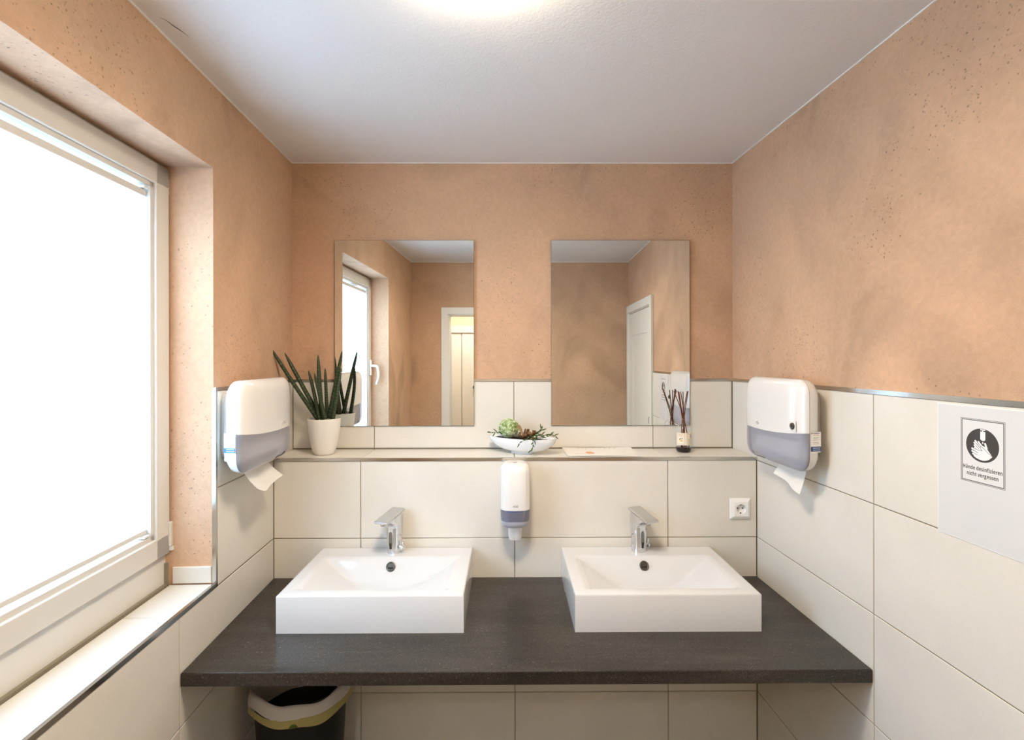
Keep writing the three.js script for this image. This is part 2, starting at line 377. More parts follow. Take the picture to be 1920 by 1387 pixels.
// ------------------------------------------------------------------ corridor behind the entrance
{
  const zc = 1.30;
  const w = structure('wall_corridor', 'pale yellow corridor wall beyond the entrance', 'wall');
  part('paint', merge([box(-1.25, -0.70, 0, CEIL, zc, zc + 0.12), box(0.32, 2.2, 0, CEIL, zc, zc + 0.12), box(-0.70, 0.32, 2.03, CEIL, zc, zc + 0.12), box(-1.25, -1.13, 0, CEIL, REAR + 0.14, zc), box(1.7, 1.82, 0, CEIL, REAR + 0.14, zc)]), M.corridor_paint, w);
  const d = structure('door_3', 'white corridor door reflected through the entrance', 'door');
  part('casing', merge([box(-0.72, -0.63, 0, 2.035, zc - 0.012, zc + 0.02), box(0.25, 0.34, 0, 2.035, zc - 0.012, zc + 0.02), box(-0.72, 0.34, 1.99, 2.06, zc - 0.015, zc + 0.02)]), M.door_paint, d);
  const leaf = part('leaf', merge([box(-0.625, -0.515, 0.005, 1.985, zc + 0.004, zc + 0.04), box(-0.505, 0.245, 0.005, 1.985, zc + 0.002, zc + 0.04), box(-0.63, 0.25, 0, 1.99, zc + 0.03, zc + 0.05)]), M.door_paint, d);
  part('knob', new THREE.SphereGeometry(0.026, 20, 14), M.black, leaf, [-0.36, 1.38, zc - 0.02]);
  // ceiling lamp of the corridor
  const l = thing('corridor_lamp', 'round white ceiling lamp out in the corridor', 'lamp', [-0.3, CEIL, 0.75]);
  part('base', lathe([[0, 0], [0.14, 0], [0.14, -0.02], [0.13, -0.025]]), M.matte_white, l);
  const glow = std('corridor_lamp_glass', { color: '#ffffff', emissive: new THREE.Color(1, 0.93, 0.82), emissiveIntensity: 5 });
  part('lamp_glass', lathe([[0.13, -0.02], [0.128, -0.04], [0.10, -0.07], [0.05, -0.085], [0, -0.088]]), glow, l);
  const p = new THREE.PointLight(new THREE.Color(1, 0.97, 0.94), 4.2); p.position.set(0, -0.05, 0); p.shadow.radius = 5; p.castShadow = true; p.name = 'corridor_bulb'; l.add(p);
}
// white paint line where the ceiling meets the walls
{
  const t = structure('trim_5', 'thin white sealant line between ceiling and plaster walls', 'trim');
  part('back_line', box(XL - 0.02, XR, CEIL - 0.004, CEIL, -DU, -DU + 0.004), M.matte_white, t);
  part('rear_line', box(XL, XR + 0.1, CEIL - 0.004, CEIL, REAR - 0.004, REAR), M.matte_white, t);
  for (const s of ['left', 'right']) {
    const g = box(-0.002, 0.002, CEIL - 0.004, CEIL, -0.21, UR);
    const m = part('side_line', g, M.matte_white, t); m.rotation.y = TH; m.position.copy(onWall(s, 0, 0, PV + 0.002));
  }
}
// ------------------------------------------------------------------ window
{
  const w = structure('window_1', 'white tilt window in the left wall with pleated blind', 'window', onWall('left', 0, 0, 0), TH);
  const v0 = -0.135, s0 = WU0 + 0.004, s1 = WU1 - 0.004, b0 = 1.106, b1 = WY1 - 0.010;
  // fixed frame: bottom rail with a stepped edge, side and head rails
  part('frame', merge([
    box(-0.215, v0 - 0.016, 1.000, b0 + 0.03, s0 - 0.004, s1 + 0.004),
    box(-0.215, v0 - 0.016, b0, WY1, s0 - 0.004, s0 + 0.05), box(-0.215, v0 - 0.016, b0, WY1, s1 - 0.05, s1 + 0.004),
    box(-0.215, v0 - 0.016, b1 - 0.05, WY1, s0, s1)]), M.window_pvc, w);
  part('sealant', merge([box(v0 - 0.016, v0 - 0.006, 1.0, 1.0125, s0 - 0.004, s1), box(v0 - 0.016, v0 - 0.006, 1.0, 1.075, s0 - 0.006, s0 + 0.003)]), M.grout, w);
  const k = 0.062;
  const rail = (du, dy, x, y, z) => { const g = rbox(0.052, dy, du, 0.004, 2); g.translate(x, y, z); return g; };
  const sash = part('sash', merge([
    rail(k, b1 - b0, v0 - 0.026, (b0 + b1) / 2, s0 + k / 2), rail(k, b1 - b0, v0 - 0.026, (b0 + b1) / 2, s1 - k / 2),
    rail(s1 - s0, k, v0 - 0.026, b0 + k / 2, (s0 + s1) / 2), rail(s1 - s0, k, v0 - 0.026, b1 - k / 2, (s0 + s1) / 2)]), M.window_pvc, w);
  // glazing bead
  const i0 = s0 + k, i1 = s1 - k, j0 = b0 + k, j1 = b1 - k, q = 0.014;
  part('glazing_bead', merge([
    box(-0.185, v0 - 0.008, j0 - 0.002, j1 + 0.002, i0 - 0.002, i0 + q), box(-0.185, v0 - 0.008, j0 - 0.002, j1 + 0.002, i1 - q, i1 + 0.002),
    box(-0.185, v0 - 0.008, j0 - 0.002, j0 + q, i0, i1), box(-0.185, v0 - 0.008, j1 - q, j1 + 0.002, i0, i1)]), M.window_pvc, sash);
  part('pane', box(-0.184, -0.1835, j0, j1, i0, i1), M.window_glass, sash);
  // hinges on the near stile
  const h1 = part('hinge', merge([rbox(0.016, 0.075, 0.020, 0.003, 2).translate(v0 - 0.002, 1.165, s0 - 0.002), new THREE.CylinderGeometry(0.008, 0.008, 0.012, 16).translate(v0 + 0.002, 1.121, s0 - 0.003)]), M.window_pvc, w);
  part('hinge', merge([rbox(0.014, 0.034, 0.010, 0.002, 2).translate(v0 - 0.010, b1 - 0.045, s0 - 0.003), rbox(0.014, 0.012, 0.010, 0.002, 2).translate(v0 - 0.010, b1 - 0.070, s0 - 0.003)]), M.window_pvc, w);
  // handle on the far stile
  const hd = part('handle', merge([
    rbox(0.012, 0.115, 0.032, 0.005).translate(v0 + 0.006, 1.635, s1 - k / 2),
    tube([[v0 + 0.008, 1.648, s1 - k / 2], [v0 + 0.035, 1.648, s1 - k / 2], [v0 + 0.052, 1.643, s1 - k / 2], [v0 + 0.060, 1.618, s1 - k / 2], [v0 + 0.063, 1.58, s1 - k / 2], [v0 + 0.058, 1.545, s1 - k / 2], [v0 + 0.047, 1.515, s1 - k / 2]], 0.010, 0.008, 10, 28)]), M.white_plastic, w);

  // pleated blind hung in the sash
  const bl = thing('pleated_blind', 'white pleated blind glowing with daylight in the window', 'blind', onWall('left', 0, 0, 0), TH);
  const u0 = i0 + q + 0.004, u1 = i1 - q - 0.004, t0 = 1.205, t1 = 2.172, n = 27, vb = -0.166;
  const P = [];
  for (let i = 0; i <= n * 2; i++) P.push([vb + (i % 2 ? 0.009 : -0.003), t0 + (t1 - t0) * (i / (2 * n))]);
  const pos = [], idx = [];
  for (let i = 0; i < P.length - 1; i++) { const [xa, ya] = P[i], [xb, yb] = P[i + 1], b = pos.length / 3; pos.push(xa, ya, u0, xa, ya, u1, xb, yb, u1, xb, yb, u0); idx.push(b, b + 1, b + 2, b, b + 2, b + 3); }
  const g = new THREE.BufferGeometry(); g.setAttribute('position', new THREE.Float32BufferAttribute(pos, 3)); g.setIndex(idx); g.computeVertexNormals();
  part('pleated_fabric', g, M.blind_fabric, bl);
  part('top_rail', rbox(0.020, 0.020, u1 - u0 + 0.006, 0.002).translate(vb + 0.003, t1 + 0.010, (u0 + u1) / 2), M.window_pvc, bl);
  part('bottom_rail', rbox(0.020, 0.014, u1 - u0 + 0.006, 0.002).translate(vb + 0.003, t0 - 0.007, (u0 + u1) / 2), M.window_pvc, bl);
  for (const [y, z] of [[t1 + 0.024, u0 + 0.012], [t1 + 0.026, 1.03], [t0 - 0.018, u0 + 0.012], [t0 - 0.020, 1.03]])
    part('clip', rbox(0.028, 0.007, z > 0.9 ? 0.075 : 0.022, 0.002).translate(vb + 0.010, y, z), M.white_plastic, bl);
  for (const z of [0.555, 0.74, 1.14]) part('cord', new THREE.CylinderGeometry(0.0006, 0.0006, t1 - t0, 6).translate(vb + 0.0095, (t0 + t1) / 2, z), M.matte_white, bl);
}
// ------------------------------------------------------------------ ceiling lamp
{
  const l = thing('ceiling_lamp', 'round opal glass ceiling lamp, lit warm white', 'lamp', [-0.055, CEIL, -1.005]);
  part('base', lathe([[0, 0], [0.140, 0], [0.143, -0.008], [0.140, -0.018], [0.13, -0.02]], 64), M.matte_white, l);
  const glow = std('lamp_glass', { color: '#ffffff', roughness: 0.3, emissive: new THREE.Color(1.0, 0.86, 0.66), emissiveIntensity: 19 });
  part('lamp_shade', lathe([[0.134, -0.012], [0.143, -0.020], [0.145, -0.032], [0.137, -0.047], [0.115, -0.061], [0.081, -0.071], [0.038, -0.076], [0, -0.078]], 64), glow, l);
  const p = new THREE.SpotLight(new THREE.Color(1.0, 0.86, 0.69), 7.6, 0, 1.54, 0.7); p.position.set(0, -0.05, 0); p.target.position.set(0, -2, 0); l.add(p.target); p.shadow.radius = 7; p.castShadow = true; p.name = 'lamp_bulb'; l.add(p);
}
// ------------------------------------------------------------------ mirrors
for (const [x, lab] of [[-0.443, 'frameless wall mirror reflecting the window, above the potted plant'], [0.489, 'frameless wall mirror reflecting a bare plaster wall, above the reed diffuser']]) {
  const m = thing('wall_mirror', lab, 'mirror', [x, 1.41, -DU + 0.009], 0, 'pair of mirrors over the ledge');
  part('glass_panel', rbox(0.600, 0.800, 0.005, 0.001, 1).translate(0, 0.4, 0.0025), M.glass_edge, m);
  part('silvered_face', box(-0.2985, 0.2985, 0.0015, 0.7985, 0.0048, 0.0056), M.mirror, m);
}
// ------------------------------------------------------------------ countertop and its brackets
const CT_Y = 0.8435, CT_T = 0.038, CT_F = 1.380;
{
  const c = thing('countertop', 'dark speckled stone countertop carrying both basins', 'countertop', [0, CT_Y, 0]);
  const wl = (Z, s) => (s < 0 ? XL : XR) + 0.038 * (DL - Z);
  const sh = new THREE.Shape(); const e = 0.002, bv = 0.0025;
  // shape in (x, Z); extruded downwards
  sh.moveTo(wl(DL, -1) + e + bv, DL - e - bv); sh.lineTo(wl(CT_F, -1) + e + bv, CT_F + bv); sh.lineTo(wl(CT_F, 1) - e - bv, CT_F + bv); sh.lineTo(wl(DL, 1) - e - bv, DL - e - bv); sh.closePath();
  const g = new THREE.ExtrudeGeometry(sh, { depth: CT_T - 2 * bv, bevelEnabled: true, bevelSize: bv, bevelThickness: bv, bevelSegments: 2, steps: 1 });
  g.rotateX(-Math.PI / 2); g.translate(0, -CT_T + bv, 0);
  part('worktop', metricUV(g), M.counter, c);
  for (const [side, lab] of [['left', 'wooden support block under the left end of the countertop'], ['right', 'wooden support block under the right end of the countertop']]) {
    const p = onWall(side, 0.50, CT_Y - CT_T - 0.011, 0.036);
    const b = thing('support_block', lab, 'bracket', p, TH, 'wooden blocks under the countertop');
    part('block', rbox(0.064, 0.020, 0.10, 0.008), M.bracket_wood, b);
  }
}
// ------------------------------------------------------------------ basins
const smin = (a, b, k) => { const h = Math.max(k - Math.abs(a - b), 0) / k; return Math.min(a, b) - h * h * h * k / 6; };
function basin(x, label) {
  const W = 0.585, Z0 = 1.575, Z1 = 1.9765, Ht = 0.1185, D = Z1 - Z0;
  const b = thing('wash_basin', label, 'basin', [x, CT_Y, 0], 0, 'rectangular ceramic basins');
  const xs = [], zs = [], ey = [];
  const edge = [[0, 0], [0, Ht - 0.005], [0.0008, Ht - 0.0022], [0.0022, Ht - 0.0008], [0.005, Ht]];
  const NX = 76, NZ = 56;
  const build = (L, N) => { const a = []; for (const [d, y] of edge) a.push([d, y]); for (let i = 1; i < N; i++) a.push([0.005 + (L - 0.01) * i / N, Ht]); for (const [d, y] of [...edge].reverse()) a.push([L - d, y]); return a; };
  const AX = build(W, NX), AZ = build(D, NZ);
  const ix0 = 0.045, ix1 = W - 0.046, iz0 = 0.040, iz1 = D - 0.098;     // bowl opening, iz measured from the front
  const depth = (px, pz) => {
    const l = (px - ix0) * 0.60, r = (ix1 - px) * 0.60, f = (pz - iz0) * 1.9, k = (iz1 - pz) * 1.35;
    if (Math.min(l, r, f, k) <= -0.01) return 0;
    let d = smin(smin(smin(l, r, 0.05), smin(f, k, 0.03), 0.022), 0.085, 0.05);
    return d <= -0.006 ? 0 : d < 0.008 ? (d + 0.006) ** 2 / (4 * 0.007) : d;
  };
  const g = gridGeo(AX.length - 1, AZ.length - 1, (u, v, i, j) => {
    const [px, yx] = AX[i], [pz, yz] = AZ[j];
    const y = Math.min(yx, yz);
    return [px - W / 2, y === Ht ? Ht - depth(px, pz) : y, -(Z0 + pz)];
  }, false, 0.6);
  part('body', g, M.ceramic, b);
  // overflow with a metal ring on the rear slope of the bowl
  const oz = iz1 - 0.020, oy = Ht - depth(W / 2, oz), tilt = -Math.atan(1 / 1.35) * 0.85;
  const ov = part('overflow_ring', new THREE.TorusGeometry(0.0145, 0.0028, 10, 36), M.dark_metal, b, [0, oy + 0.001, -(Z0 + oz) + 0.004], [tilt, 0, 0]);
  part('overflow_plate', new THREE.CylinderGeometry(0.0135, 0.0135, 0.003, 32).rotateX(Math.PI / 2), M.dark_metal, ov, [0, 0, -0.001]);
  part('overflow_slot', rbox(0.019, 0.005, 0.002, 0.0009, 1), M.dark_hole, ov, [0, -0.0045, 0.0012]);
  const dz = (iz0 + iz1) / 2 - 0.01;
  part('drain', lathe([[0, 0.003], [0.02, 0.003], [0.03, 0.0015], [0.032, 0]], 32), M.chrome, b, [0, Ht - depth(W / 2, dz), -(Z0 + dz)]);
  return b;
}
const BXL = -0.430, BXR = 0.503;
basin(BXL, 'white rectangular ceramic basin on the window side of the countertop');
basin(BXR, 'white rectangular ceramic basin on the power socket side of the countertop');

// ------------------------------------------------------------------ faucets
function faucet(x, turn, label) {
  const f = thing('faucet', label, 'faucet', [x, CT_Y + 0.1185, -1.932], turn, 'chrome sensor faucets');
  const rings = [];
  const sec = (y, zb, zf, hw, e) => { const r = [], n = 40, c = (zb + zf) / 2, hd = (zf - zb) / 2; for (let k = 0; k < n; k++) { const a = k / n * 2 * Math.PI, ca = Math.cos(a), sa = Math.sin(a); r.push([hw * Math.sign(ca) * Math.abs(ca) ** (2 / e), y, c - hd * Math.sign(sa) * Math.abs(sa) ** (2 / e)]); } return r; };
  const line = (y, a, b) => { const t = (y - a[0]) / (b[0] - a[0]); return a[1] + (b[1] - a[1]) * t; };
  const under = (z) => 0.1525 - 0.183 * (z + 0.031);
  const N2 = 16;
  for (let i = 0; i <= N2; i++) {
    const t = i / N2, q = Math.max(0, (t - 0.70) / 0.30), zf = 0.0265 + 0.034 * q * q * (3 - 2 * q);
    rings.push(sec(0, -0.0265 - 0.0035 * t, zf, 0.0262 + 0.0006 * t, 2.3 + 1.6 * t).map(([x, , z]) => [x, t * under(z), z]));
  }
  part('body', loft(rings, true, true, 0.6), M.chrome, f);
  part('top_plate', rbox(0.0570, 0.0095, 0.126, 0.0042, 4), M.brushed_chrome, f, [0, 0.1462, 0.0305], [0.181, 0, 0]);
  part('aerator', lathe([[0, 0], [0.0105, 0], [0.0115, 0.002], [0.0115, 0.016], [0, 0.016]], 28), M.chrome, f, [0, 0.1195, 0.0715]);
  part('sensor_window', loft([sec2(0.0082, 0.030, 0.0268), sec2(0.0076, 0.0295, 0.0277)], false, true), M.sensor_lens, f, [0, 0.053, 0.0008]);
  part('sensor_eye', rbox(0.0075, 0.022, 0.0015, 0.0006, 1), M.black, f, [0, 0.030, 0.0284]);
  const s = 1;
  part('temperature_lever', merge([
    new THREE.CylinderGeometry(0.0055, 0.0055, 0.016, 18).rotateZ(Math.PI / 2).translate(0.032, 0.024, 0.004),
    rbox(0.008, 0.024, 0.012, 0.003).translate(0.038, 0.031, 0.002), new THREE.CylinderGeometry(0.0075, 0.0075, 0.006, 20).rotateZ(Math.PI / 2).translate(0.039, 0.020, 0.006)]), M.chrome, f);
  function sec2(hw, hh, z) { const r = []; for (let k = 0; k < 32; k++) { const a = k / 32 * 2 * Math.PI, ca = Math.cos(a), sa = Math.sin(a); r.push([hw * Math.sign(ca) * Math.abs(ca) ** 0.8, hh * Math.sign(sa) * Math.abs(sa) ** 0.6, z - 0.0015 * Math.abs(ca)]); } return r; }
  return f;
}
faucet(-0.433, -0.36, 'chrome sensor faucet turned left, on the window side basin');
faucet(0.503, 0.34, 'chrome sensor faucet turned right, on the basin near the socket');

// ------------------------------------------------------------------ towel dispensers
const drawLogo = (c, w, h, col) => {
  c.clearRect(0, 0, w, h); c.fillStyle = '#e8e6e2'; c.fillRect(0, 0, w, h);
  c.strokeStyle = col; c.lineWidth = h * 0.07; c.beginPath(); c.moveTo(w * 0.08, h * 0.42); c.lineTo(w * 0.5, h * 0.18); c.lineTo(w * 0.9, h * 0.18); c.lineTo(w * 0.92, h * 0.8); c.lineTo(w * 0.08, h * 0.86); c.closePath(); c.stroke();
  c.fillStyle = col; c.font = `bold ${h * 0.42}px sans-serif`; c.textAlign = 'center'; c.fillText('TORK', w / 2, h * 0.72, w * 0.72);
};
const logoTex = canvasTex(128, 96, (c, w, h) => drawLogo(c, w, h, '#4c4c4a'));
std('logo_print', { map: logoTex, roughness: 0.3 });
const stickerDraw = (blue, head) => (c, w, h) => {
  c.fillStyle = '#f4f2ee'; c.fillRect(0, 0, w, h);
  c.fillStyle = head; c.font = `bold ${h * 0.10}px sans-serif`; c.fillText('W medeco', w * 0.04, h * 0.10, w * 0.9);
  c.fillStyle = '#d0793f'; c.fillRect(w * 0.24, h * 0.145, w * 0.24, h * 0.022); c.fillRect(w * 0.54, h * 0.14, w * 0.24, h * 0.022);
  c.fillStyle = '#8b8880';
  for (const [y, a] of [[0.25, 0.55], [0.32, 0.4], [0.385, 0.7], [0.50, 0.5], [0.57, 0.6]]) for (let x = 0; x < a; x += 0.06) c.fillRect(w * (0.24 + x), h * y, w * 0.042, h * 0.022);
  c.fillStyle = blue; c.fillRect(0, h * 0.72, w, h * 0.24);
  c.fillStyle = '#d9e3f2'; for (const y of [0.775, 0.87]) for (let x = 0.2; x < 0.88; x += 0.075) c.fillRect(w * x, h * y, w * 0.055, h * 0.035);
};
std('sticker_dark', { map: canvasTex(192, 320, stickerDraw('#22366e', '#1c2550')), roughness: 0.35 });
std('sticker_blue', { map: canvasTex(192, 320, stickerDraw('#1f6fc0', '#5d86b8')), roughness: 0.35 });

function towelDispenser(side, uMid, wd, label) {
  // local: z out of the wall, x along it, y up from the bottom of the front cover; near = the end towards the viewer
  const near = side === 'left' ? -1 : 1;
  const t = thing('towel_dispenser', label, 'dispenser', onWall(side, uMid, 1.345, 0.001), wallTurn(side), 'paper towel dispensers on the side walls');
  const HW = wd / 2, H = 0.288, yc = H / 2;
  const rrect = (hw, hh, r, z, dy = 0) => { const a = []; for (let q = 0; q < 4; q++) for (let k = 0; k <= 7; k++) { const an = q * Math.PI / 2 + k / 7 * Math.PI / 2, cx = (q === 0 || q === 3 ? 1 : -1) * (hw - r), cy = (q < 2 ? 1 : -1) * (hh - r); a.push([cx + r * Math.cos(an), yc + dy + cy + r * Math.sin(an), z]); } return a; };
  part('back_shell', loft([
    rrect(HW - 0.062, 0.106, 0.030, 0, -0.003), rrect(HW - 0.060, 0.110, 0.032, 0.010, -0.003), rrect(HW - 0.058, 0.112, 0.034, 0.018, -0.003), rrect(HW - 0.042, 0.122, 0.040, 0.026, -0.002), rrect(HW - 0.022, 0.134, 0.045, 0.036),
    rrect(HW - 0.008, 0.141, 0.048, 0.048), rrect(HW - 0.002, 0.1435, 0.048, 0.062), rrect(HW - 0.001, 0.144, 0.048, 0.076)], true, false, 0.5), M.white_plastic, t);
  part('seam', loft([rrect(HW - 0.0025, 0.1425, 0.047, 0.074), rrect(HW - 0.0025, 0.1425, 0.047, 0.080)], false, false), M.rubber_gasket, t);
  // bulging front cover in two pieces: white upper, smoky lower
  const R = 0.048, HH = 0.144, z0 = 0.0775;
  const half = (y) => { const d = Math.abs(y - yc) - (HH - R); return d <= 0 ? HW : HW - R + Math.sqrt(Math.max(0, R * R - d * d)); };
  const split = (s) => 0.108 - 0.007 * s * near * -1 + 0.010 * s * s;
  const bulge = (s, y) => { const d = Math.min(1, Math.abs((y - yc) / HH)); return z0 + 0.024 * (Math.max(0, 1 - Math.abs(s) ** 7)) ** 0.5 * (Math.max(0, 1 - d ** 9)) ** 0.5 + 0.004 * (1 - s * s) * (1 - d * d); };
  const cover = (ya, yb, off = 0) => gridGeo(30, 44, (a, b) => { const s0 = b * 2 - 1, s = Math.sign(s0) * (1 - (1 - Math.abs(s0)) ** 1.6), lo = ya(s), hi = yb(s), e = (1 - Math.cos(Math.PI * a)) / 2, y = lo + (hi - lo) * e; return [s * half(y), y, bulge(s, y) + off]; });
  part('front_cover', cover((s) => split(s), () => H), M.white_plastic, t);
  const slot = (s) => { const q = s * near; return (q > -0.72 && q < -0.28) ? 0.018 : 0.0; };   // notch where the towels come out
  part('smoke_window', cover((s) => 0.001 + slot(s), (s) => split(s)), M.smoke_plastic, t);
  // towel stack inside and the towel hanging out
  part('towel_stack', merge([rbox(wd - 0.10, 0.060, 0.066, 0.006).translate(0, 0.062, 0.046), rbox(wd - 0.13, 0.05, 0.055, 0.01).translate(near * 0.01, 0.108, 0.044)]), M.paper, t);
  const L = side === 'left';
  const hang = gridGeo(16, 22, (a, b) => {
    const s = b * 2 - 1, w = 0.115;
    let x = near * (s * w * (L ? 0.72 : 0.62) + (L ? 0.015 : 0.045)), y = 0.022 - 0.085 * a;
    const q = (s + 1) / 2;                                   // 0 = far end, 1 = near end
    const low = L ? 0.034 * Math.sin(q * Math.PI) * (0.4 + q) : 0.050 * q - 0.030;
    y -= a * low * 0.7;
    const z = 0.045 + (L ? 0.050 : 0.022) * a * a + 0.006 * Math.sin(q * 7 + a * 2) * a;
    if (L) x -= near * a * 0.03 * (1 - q);
    return [x, y, z];
  });
  part('paper_towel', hang, M.towel_paper, t);
  const logo = part('logo', new THREE.PlaneGeometry(0.024, 0.018), M.logo_print, t, [-near * wd * (L ? 0.26 : 0.19), 0.128, bulge(0.5, 0.128) + 0.0006]);
  if (!L) {
    const lk = part('lock_plate', rbox(0.030, 0.032, 0.003, 0.0012, 2), M.white_plastic, t, [HW * 0.76, 0.142, bulge(0.76, 0.142) + 0.0008]);
    part('lock', lathe([[0, 0.004], [0.006, 0.004], [0.0085, 0.0055], [0.0105, 0.004], [0.0105, 0]], 28).rotateX(Math.PI / 2), M.dark_metal, lk, [0, 0, 0.001]);
    part('keyhole', rbox(0.004, 0.008, 0.001, 0.0004, 1), M.black, lk, [0, 0, 0.0052]);
  }
  // address sticker on the near end
  const st = part('sticker', new THREE.PlaneGeometry(0.036, 0.062), L ? M.sticker_blue : M.sticker_dark, t, [near * (HW + 0.0012), 0.098, 0.056], [0, near * Math.PI / 2, 0]);
  st.position.x = near * (HW - 0.0015);
  st.rotation.y = near * (Math.PI / 2 + 0.16);
  return t;
}
towelDispenser('left', 0.257, 0.385, 'white paper towel dispenser beside the window, towel hanging out');
towelDispenser('right', 0.268, 0.355, 'white paper towel dispenser with round lock above the power socket');

// ------------------------------------------------------------------ soap dispenser
{
  const t = thing('soap_dispenser', 'white wall soap dispenser between the faucets, grey see-through bottom', 'dispenser', [0.029, 1.015, -DL]);
  const sec = (y, hw, d, e = 3.2) => { const r = [], n = 48; for (let k = 0; k < n; k++) { const a = k / n * 2 * Math.PI, ca = Math.cos(a), sa = Math.sin(a); r.push([hw * Math.sign(ca) * Math.abs(ca) ** (2 / e), y, d / 2 - d / 2 * Math.sign(sa) * Math.abs(sa) ** (2 / e)]); } return r; };
  const B = 0.119;
  part('cover', loft([sec(B, 0.0565, 0.108), sec(0.20, 0.0562, 0.107), sec(0.258, 0.0558, 0.105), sec(0.271, 0.0547, 0.102), sec(0.279, 0.0522, 0.096), sec(0.2845, 0.0470, 0.088), sec(0.2872, 0.039, 0.076), sec(0.288, 0.02, 0.05)], false, true, 0.9), M.white_plastic, t);
  part('top_lock', rbox(0.016, 0.003, 0.009, 0.001, 1), M.dark_metal, t, [0, 0.2868, 0.056]);
  part('tank_window', loft([sec(0.076, 0.0550, 0.105), sec(0.095, 0.0560, 0.107), sec(B, 0.0565, 0.108)], false, false, 0.9), M.tank_plastic, t);
  part('push_bar', loft([sec(0.046, 0.030, 0.066), sec(0.0475, 0.040, 0.084), sec(0.054, 0.0490, 0.097), sec(0.064, 0.0530, 0.102), sec(0.0775, 0.0548, 0.1045)], true, false, 0.9), M.frosted_plastic, t);
  part('refill_bottle', loft([sec(0.060, 0.030, 0.07), sec(0.080, 0.036, 0.08), sec(0.105, 0.040, 0.085), sec(0.14, 0.045, 0.09)], true, true), M.frosted_plastic, t, [0, 0, 0.002]);
  part('inner_ring', new THREE.TorusGeometry(0.034, 0.0055, 10, 36).rotateX(Math.PI / 2 - 0.25).scale(1, 1, 1.15), M.blue_plastic, t, [-0.002, 0.108, 0.064]);
  part('nozzle', loft([sec(-0.007, 0.019, 0.040), sec(-0.004, 0.0235, 0.048), sec(0.010, 0.0258, 0.052), sec(0.047, 0.0278, 0.056)].map((r) => r.map(([x, y, z]) => [x, y, z + 0.022])), true, true, 0.7), M.white_plastic, t);
  part('logo', new THREE.PlaneGeometry(0.021, 0.013), M.logo_print, t, [0.001, 0.136, 0.1083]);
}
// ------------------------------------------------------------------ wall socket
{
  const t = thing('power_socket', 'white square wall power socket right of the basins', 'socket', [0.914, 1.109, -DL]);
  const hole = new THREE.Path(); hole.absarc(0, 0, 0.0195, 0, Math.PI * 2, true);
  const sh = new THREE.Shape(); const q = 0.0385; sh.moveTo(-q, -q); sh.lineTo(q, -q); sh.lineTo(q, q); sh.lineTo(-q, q); sh.closePath();
  const inner = new THREE.Shape(); const p = 0.0282; inner.moveTo(-p, -p); inner.lineTo(p, -p); inner.lineTo(p, p); inner.lineTo(-p, p); inner.closePath(); inner.holes.push(hole);
  part('frame', loft([0, 0.005, 0.0085, 0.0105].map((z, i) => { const s = [0.040, 0.040, 0.034, 0.0285][i]; return [[-s, -s, z], [s, -s, z], [s, s, z], [-s, s, z]]; }), false, false, 0.2), M.socket_white, t);
  part('face', new THREE.ExtrudeGeometry(inner, { depth: 0.003, bevelEnabled: true, bevelSize: 0.0006, bevelThickness: 0.0006, bevelSegments: 1, curveSegments: 32 }), M.socket_white, t, [0, 0, 0.0105]);
  const cup = part('cup', lathe([[0, 0.0015], [0.0188, 0.0015], [0.0195, 0.0142]], 36).rotateX(Math.PI / 2), M.socket_white, t);
  for (const s of [-1, 1]) part('pin_hole', new THREE.CylinderGeometry(0.0027, 0.0027, 0.0008, 16).rotateX(Math.PI / 2), M.black, cup, [s * 0.0095, 0.001, 0.0020]);
  for (const s of [-1, 1]) part('earth_clip', rbox(0.006, 0.006, 0.003, 0.001, 1), M.dark_metal, cup, [0, s * 0.0165, 0.0070]);
}
